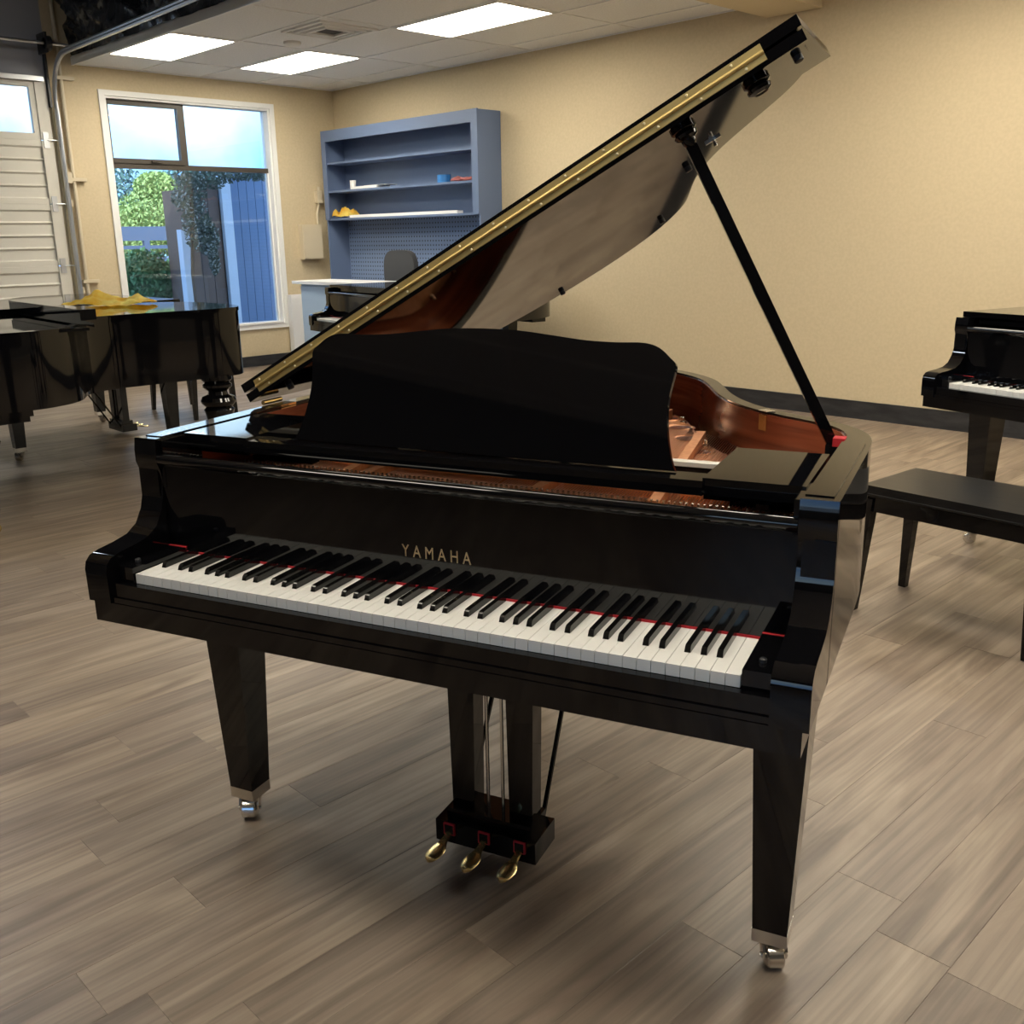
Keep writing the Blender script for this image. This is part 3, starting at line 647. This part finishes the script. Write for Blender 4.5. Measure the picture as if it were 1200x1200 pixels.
def prop(p0, p1, w=.011):
    p0, p1 = Vector(p0), Vector(p1); d = (p1 - p0); L_ = d.length
    bm = bmesh.new(); add_box(bm, -w, w, -.008, .008, 0, L_ - .02); bevel(bm, .003, 2); 
    for q in (-.005, 0, .005): add_box(bm, q - .0008, q + .0008, -.0092, -.008, .08, L_ - .08)
    add_lathe(bm, [(.010, L_ - .022), (.014, L_ - .014), (.014, L_ - .006), (.006, L_)], (0, 0, 0), 14)
    o_ = from_bm('prop_stick', bm, 'lacquer', pn); o_.location = p0; o_.rotation_mode = 'QUATERNION'
    z = d.normalized(); y = Vector((-.35, .94, 0)); x = y.cross(z).normalized(); y = z.cross(x)
    o_.rotation_quaternion = Matrix((x, y, z)).transposed().to_quaternion()
topc = Vector((U0 + 1.207 * math.cos(LA), .583, .990 + 1.207 * math.sin(LA))) + Vector((math.sin(LA), 0, -math.cos(LA))) * .016
prop((.640, .690, .945), topc)
box('prop_block', .625, .664, .665, .72, .90, .955, 'lacquer2', pn, .004)
box('prop_felt', .640, .664, .655, .685, .955, .972, 'felt_red', pn, .003)
# legs and lyre
for x in (-.6366, .6366): tapered_leg(pn, x, .298, .626, ang=PI + .44)
tapered_leg(pn, -.33, 1.30, .668, ang=PI - .4)
lyre(pn)
box('bottom_beam', -.03, .03, .42, 1.55, .64, .70, 'lacquer2', pn); box('bottom_beam', -.55, .40, .80, .86, .66, .70, 'lacquer2', pn)
box('under_panel', -.67, .67, .30, .80, .67, .69, 'lacquer2', pn)

# ------------------------------------------------------------------ the other pianos
def closed_grand(name, label, loc, rz, sc=1, k=1.0, P=None, zb=.668, zt=.975, legs=None, keys=False, lid0=.19, kb=.625):
    r = thing(name, label, 'piano', loc, rz, sc)
    Q = P or stretch(RIM, k); CQ = catmull(Q, 4)
    make_rim(r, Q, zb, zt, lining=False); arms(r, zt + .001, zb); f_ = front(r, zt, zb, kb)
    if keys: keyboard(r)
    else: box('key_cover', -.612, .612, .0, .15, .712, .73, 'key_white', r)
    pts = [(x, y) for x, y in offset(CQ, -.006) if y > lid0]
    pts = [(.725, lid0)] + pts + [(-.725, lid0)]
    prism('lid', pts, zt + .0005, zt + .0225, 'lacquer', r, 'z', .005, 2, 45)
    box('plate_front', -.655, .655, .21, .40, .862, .878, 'gold', r); box('shelf_rail', -.655, .655, .20, .22, .948, zt + .002, 'lacquer', r, .004)
    prism('bottom_board', offset(CQ, .03), zb + .02, zb + .04, 'lacquer2', r)
    if legs == 'turned':
        for x in (-.60, .60): turned_leg(r, x, .30, kb + .005)
    else:
        for x in (-.6366, .6366): tapered_leg(r, x, .298, kb + .001, ang=2.4)
    return r
# right, by the back wall
rp = closed_grand('grand_piano', 'black grand piano by the beige wall with its keyboard behind a leather bench', (.263, 2.999, 0), -.275, 1.035, keys=True)
tapered_leg(rp, -.33, 1.30, .668); lyre(rp)
# far back, in front of the counter
fp = closed_grand('grand_piano', 'black grand piano standing in front of the white topped counter', (-5.31, 3.66, 0), -.15, 1.0, k=1.45)
tapered_leg(fp, -.25, 1.75, .668); lyre(fp); box('tail_beam', -.45, .02, 1.55, 1.62, .60, .67, 'lacquer2', fp); box('tail_beam', -.2, .03, 1.8, 1.95, .62, .67, 'lacquer2', fp)
# left one, carrying the yellow cloth
P1 = [(.719, .145), (.719, .35), (.719, .52), (.712, .60), (.69, .67), (.645, .75), (.56, .83), (.44, .89), (.36, .95), (.315, 1.03), (.29, 1.15), (.285, 1.4), (.285, 1.65), (.275, 1.78), (.23, 1.87), (.13, 1.925), (-.05, 1.945), (-.30, 1.93), (-.50, 1.88), (-.63, 1.79), (-.70, 1.66), (-.719, 1.5), (-.719, 1.0), (-.719, .145)]
lp = closed_grand('grand_piano', 'black grand piano with turned tail leg and a yellow cloth on its lid', (-4.44, .15, 0), -.06, 1.0, P=P1, zb=.60, zt=.975, legs='turned', lid0=.88, kb=.545)
turned_leg(lp, .20, 1.72, .61)
box('key_bed_end', -.70, .712, .40, .545, .572, .601, 'lacquer', lp, .004); box('key_bed_end', -.70, .700, .40, .53, .545, .573, 'lacquer', lp, .004)
box('folded_flap', -.735, .545, .875, .955, .9980, 1.052, 'lacquer', lp, .004); box('front_shelf', -.66, .66, .20, .875, .955, .968, 'lacquer', lp, .003)
# small one behind it, facing the far way
bp_ = closed_grand('grand_piano', 'smaller black grand piano behind the one with the yellow cloth', (-5.915, 2.378, 0), PI, 1.0, k=.93)
tapered_leg(bp_, -.385, 1.25, .668); lyre(bp_)
# yellow cloth on the lid
zc = .9985
def crumple(name, cx_, cy_, z, w, d, h, rz, m, seed, label, cat, nu=26, nv=18):
    def f(u, v):
        x, y = (u - .5) * w, (v - .5) * d
        e_ = min(u, 1 - u, v, 1 - v) * 4
        hh = (mnoise.noise(Vector((u * 3.2, v * 2.6, seed))) * .5 + .45) ** 2 * h * 1.5 + abs(mnoise.noise(Vector((u * 6, v * 5, seed + 5)))) * h * .45
        w_ = 1 + .25 * mnoise.noise(Vector((math.cos(6.28 * u) * 1.5, math.sin(6.28 * v) * 1.5, seed + 9)))
        x *= w_; y *= w_
        return (x, y, .003 + hh * min(1, e_ + .25))
    o_ = sheet(name, f, nu, nv, m, None, .0025); o_.location = (cx_, cy_, z); o_.rotation_euler = (0, 0, rz)
    return tag(o_, label, cat)
crumple('cleaning_cloth', -4.93, 1.60, zc, .50, .34, .105, .75, 'cloth_y', 1.3, 'crumpled yellow cleaning cloth lying on the closed black piano lid', 'cloth')

# ------------------------------------------------------------------ benches
def bench(label, cx_, cy_, rz, w, d, h, group=None):
    r = thing('piano_bench', label, 'bench', (cx_, cy_, 0), rz)
    bm = bmesh.new(); add_box(bm, -w / 2, w / 2, -d / 2, d / 2, h - .038, h); bevel(bm, .013, 3); from_bm('seat', bm, 'leather', r)
    tube('piping', [(-w / 2 + .004, -d / 2 - .0, h - .033), (w / 2 - .004, -d / 2, h - .033)], .004, 'leather', r, 8)
    boxes('apron', [(-w / 2 + .015, w / 2 - .015, -d / 2 + .012, -d / 2 + .034, h - .098, h - .036), (-w / 2 + .015, w / 2 - .015, d / 2 - .034, d / 2 - .012, h - .098, h - .036), (-w / 2 + .012, -w / 2 + .034, -d / 2 + .034, d / 2 - .034, h - .098, h - .036), (w / 2 - .034, w / 2 - .012, -d / 2 + .034, d / 2 - .034, h - .098, h - .036)], 'lacquer', r)
    for sx in (-1, 1):
        for sy in (-1, 1):
            bm = bmesh.new(); add_prism(bm, [(-1, -1), (1, -1), (1, 1), (-1, 1)], 0, 1)
            for v in bm.verts:
                t_ = v.co.z; s = .024 if t_ > .5 else .014; o_ = .004 if t_ > .5 else .026
                v.co = Vector((sx * (w / 2 - .022 + o_) + v.co.x * s, sy * (d / 2 - .030 + o_) + v.co.y * s, (h - .05) if t_ > .5 else 0))
            bevel(bm, .002, 1); from_bm('leg', bm, 'lacquer', r)
    return r
bench('black padded leather piano bench standing in front of the keyboard by the beige wall', .040, 2.512, -.075, .63, .375, .485)
bench('black piano bench half hidden behind the turned piano leg', -6.40, 2.80, 0, .75, .36, .48)

# ------------------------------------------------------------------ back of the room
sh = thing('wall_shelf_unit', 'slate grey shelf unit with pegboard back against the beige wall', 'shelf unit', (-7.28, YA - .15, 0))
hw, dp = 1.30, .145
box('back_panel', -hw + .02, hw - .02, dp - .015, dp, 1.59, 2.50, 'slate', sh)
box('pegboard', -hw + .02, hw - .02, dp - .015, dp, .02, 1.585, 'peg', sh)
for s in (-1, 1): box('side_panel', min(s * (hw - .02), s * hw), max(s * (hw - .02), s * hw), -dp, dp, 0, 2.53, 'slate', sh, .002)
box('top_panel', -hw + .02, hw - .02, -dp, dp, 2.505, 2.53, 'slate', sh, .002)
box('top_rail', -hw, hw, -dp - .018, -dp, 2.42, 2.535, 'slate', sh, .002)
box('stile', -hw, -hw + .075, -dp - .018, -dp, 1.585, 2.42, 'slate', sh, .002); box('stile', hw - .09, hw, -dp - .018, -dp, 1.585, 2.42, 'slate', sh, .002)
for z in (2.20, 1.90, 1.60): box('shelf', -hw + .02, hw - .02, -dp, dp - .015, z - .022, z, 'slate', sh, .002)
SY = YA - .15
tag(lathe('paper_cup', [(.030, 0), (.036, .10), (.034, .10), (.028, .004)], 'paper', None, (-8.17, SY - .05, 1.90), 16), 'small white paper cup on the middle shelf', 'cup')
t_ = thing('sheet_stack', 'flat stack of white sheets lying beside the cup on the shelf', 'papers', (-7.95, SY - .02, 1.90)); box('stack', -.15, .30, -.10, .09, 0, .028, 'paper', t_, .002); box('top_sheet', .05, .45, -.08, .07, .0285, .032, 'paper', t_)
bm = bmesh.new(); add_lathe(bm, [(.075, 0), (.075, .05)], (0, 0, 0), 24); add_lathe(bm, [(.045, .0505), (.045, .052)], (0, 0, 0), 20)
t_ = thing('tape_roll', 'roll of blue tape on the middle shelf', 'tape', (-6.60, SY - .06, 1.90))
def ring(name, ro, ri, z0, z1, m, par):
    bm = bmesh.new(); n_ = 24
    R_ = [[bm.verts.new((r * math.cos(2 * PI * k / n_), r * math.sin(2 * PI * k / n_), z)) for k in range(n_)] for r, z in ((ro, z0), (ro, z1), (ri, z1), (ri, z0))]
    for q in range(4):
        for k in range(n_): bm.faces.new((R_[q][k], R_[q][(k + 1) % n_], R_[(q + 1) % 4][(k + 1) % n_], R_[(q + 1) % 4][k]))
    return from_bm(name, bm, m, par)
ring('tape', .068, .042, 0, .075, 'tape', t_); ring('core', .042, .038, 0, .075, 'paper', t_)
crumple('pink_rag', -6.26, SY - .05, 1.9005, .34, .16, .06, 0, 'pink', 4.2, 'folded pink cloth beside the blue tape roll', 'cloth', 18, 10)
crumple('yellow_rag', -8.32, SY - .06, 1.6005, .26, .18, .15, .2, 'cloth_y', 2.9, 'crumpled yellow cloth at the end of the lowest shelf', 'cloth', 18, 12)
tag(box('white_strip', -8.17, -6.35, SY - .12, SY - .04, 1.6005, 1.63, 'paper', None, .002), 'long white strip of board lying on the lowest shelf', 'board')
# counter and chair
ct = thing('counter', 'pale counter with a white top behind the far piano', 'counter', (-6.84, 4.77, 0))
box('worktop', -.74, .70, -.20, .26, .945, .975, 'stone', ct, .006); box('body', -.66, .68, -.14, .24, .0, .945, 'pale_blue', ct, .004)
for k in range(2): box('front_panel', -.65 + .67 * k, .01 + .66 * k, -.155, -.14, .06, .92, 'pale_blue', ct, .004)
ch = thing('office_chair', 'grey fabric office chair behind the white topped counter', 'chair', (-6.97, 5.50, 0), .2)
bm = bmesh.new()
add_prism(bm, [(math.copysign(abs(math.cos(a)) ** .55, math.cos(a)) * .205, 1.02 + math.copysign(abs(math.sin(a)) ** .6, math.sin(a)) * .235) for a in [2 * PI * k / 32 for k in range(32)]], -.035, .035, 'y'); bevel(bm, .018, 3, 50)
from_bm('backrest', bm, 'grey_fabric', ch)
bm = bmesh.new(); add_box(bm, -.23, .23, -.20 - .2, .22 - .2, .44, .52); bevel(bm, .03, 3); from_bm('seat', bm, 'grey_fabric', ch)
tube('back_bar', [(0, .05, .9), (0, .07, .6), (0, .0, .43), (0, -.15, .43)], .018, 'rubber', ch); tube('column', [(0, -.18, .10), (0, -.18, .44)], .025, 'rubber', ch)
for k in range(5):
    a = 2 * PI * k / 5; lg = tube('base_leg', [(0, -.18, .11), (.26 * math.cos(a), -.18 + .26 * math.sin(a), .07)], [.022, .014], 'rubber', ch)
    lathe('caster_wheel', [(.02, -.012), (.026, -.008), (.026, .008), (.02, .012)], 'rubber', lg, (.26 * math.cos(a), -.18 + .26 * math.sin(a), .0265), 12, 'x')
tag(box('folded_panel', XB + .035, XB + .12, 5.20, 5.37, 0, .77, 'white', None, .02, 3), 'narrow white panel standing against the wall under the window edge', 'panel')
eb = thing('electrical_box', 'beige electrical box with conduit on the window wall', 'electrical box', (XB, 5.565, 1.155))
box('cabinet', 0, .09, -.13, .13, 0, .385, 'beige', eb, .006); box('cover', .09, .098, -.122, .122, .01, .375, 'beige', eb, .003)
tube('conduit', [(.03, .12, .385), (.03, .12, .50), (.03, .15, .60), (.03, .16, .80)], .014, 'beige', eb); box('fitting', .0, .06, .12, .19, .62, .76, 'beige', eb, .006)

# ------------------------------------------------------------------ outside
tag(boxes('ground_outside', [(-60, XB - T, -40, 40, -.4, -.2), (XB - T, 40, -40, Y0 - .15, -.4, -.2)], 'asphalt'), kind='structure')
def leaves(name, spots, m, nper, size, parent, seed):
    rnd = random.Random(seed); vs = []; fs = []
    for (cx_, cy_, cz_, rx, ry, rz_) in spots:
        for _ in range(nper):
            while True:
                p = Vector((rnd.uniform(-1, 1), rnd.uniform(-1, 1), rnd.uniform(-1, 1)))
                if .35 < p.length < 1: break
            c_ = Vector((cx_ + p.x * rx, cy_ + p.y * ry, cz_ + p.z * rz_))
            a = Vector((rnd.gauss(0, 1), rnd.gauss(0, 1), rnd.gauss(0, 1))).normalized(); b_ = a.orthogonal().normalized(); s = size * rnd.uniform(.6, 1.3)
            i = len(vs); vs += [c_ - a * s, c_ + b_ * s * .5, c_ + a * s, c_ - b_ * s * .5]; fs.append((i, i + 1, i + 2, i + 3))
    me_ = bpy.data.meshes.new(name); me_.from_pydata([tuple(v) for v in vs], [], fs); me_.materials.append(M[m])
    return link_mesh(name, me_, parent)
def tree(label, loc, spots, m, nper, size, h, seed, name='tree'):
    r = thing(name, label, 'tree' if name == 'tree' else 'shrub', loc)
    tube('trunk', [(0, 0, 0), (.05, .03, h * .5), (0, 0, h)], [.12 * h / 3, .09 * h / 3, .04 * h / 3], 'bark', r)
    leaves('foliage', spots, m, nper, size, r, seed)
    return r
tree('bright yellow-green leafy tree seen through the window', (-16.5, 7.35, -.2), [(0, 0, 1.95, .7, .65, .6), (.1, .35, 1.8, .6, .45, .5), (0, -.4, 1.75, .6, .45, .5), (0, .1, 2.5, .4, .38, .3), (0, -.65, 1.9, .3, .3, .2)], 'leaf', 5000, .035, 2.0, 3)
tree('dark blue-green tree filling the window behind the bright tree', (-21, 9.2, -.2), [(0, -.6, 2.0, 1, 1.5, 1.2), (0, 1.2, 2.2, 1, 1.5, 1.0), (0, -2.2, 2.1, 1, 1.2, 1.0)], 'leaf4', 5000, .06, 2.2, 5)
for i, (x, y, h_) in enumerate(((-11.6, 4.75, .95), (-12.3, 5.75, .85))):
    tree(['dark green hedge shrub with pale flecks outside the window', 'dark green shrub between the hedge and the brown shed'][i], (x, y, -.2), [(0, 0, .75, .4, .45, .6), (0, .1, 1.1, .35, .38, .40)], 'leaf2', 3500, .032, .8, 11 + i, 'shrub')
shd = thing('shed', 'blue and brown boarded shed with pale posts outside the window', 'shed', (-10.7, 5.75, -.2))
for k in range(3): box('board', -.05, .0, -.68 + .155 * k, -.68 + .155 * k + .148, 0, 2.32, 'shed_brown', shd, .004)
for k in range(12): box('board', -.02, .03, -.06 + .118 * k, -.06 + .118 * k + .112, 0, 2.40 + .02 * k, 'shed_blue', shd, .004)
box('post', -.06, .06, -.80, -.69, 0, 1.72, 'post', shd, .004); box('post', -.02, .06, -.20, -.07, 0, 2.35, 'post', shd, .004); box('post', -.02, .06, 1.36, 1.5, 0, 2.7, 'post', shd, .004)
box('back_wall', -.6, -.06, -.68, 1.4, 0, 2.2, 'shed_brown', shd); 
vn = thing('climbing_shrub', 'grey-green climbing shrub hanging in front of the brown shed wall', 'shrub', (-10.25, 4.95, -.2))
leaves('foliage', [(0, -.05, 2.15, .16, .22, .30), (0, .0, 1.80, .14, .17, .35), (0, .2, 2.30, .16, .35, .12), (0, .7, 2.36, .12, .45, .07), (0, .15, 1.62, .1, .13, .25), (0, .2, 1.36, .05, .06, .2)], 'leaf3', 520, .026, vn, 21)
leaves('pale_foliage', [(.02, -.05, 2.15, .17, .23, .30), (.02, .0, 1.80, .15, .18, .35), (.02, .15, 1.62, .1, .14, .25), (.02, .2, 1.36, .05, .07, .2)], 'leaf5', 160, .022, vn, 33)
tube('stem', [(0, -.08, 0), (0, -.1, 1.2), (0, 0, 2.2)], .02, 'bark', vn)
rl = thing('railing', 'pale horizontal railing beyond the hedge outside the window', 'railing', (-13.3, 5.7, -.2))
for z, h_ in ((1.60, .20), (1.48, .05), (1.30, .05)): box('rail', -.03, .03, -1.2, 1.0, z, z + h_, 'rail', rl, .003)
for y in (-1.0, 0, .9): box('post', -.04, .04, y - .04, y + .04, 0, 1.60, 'rail', rl, .003)
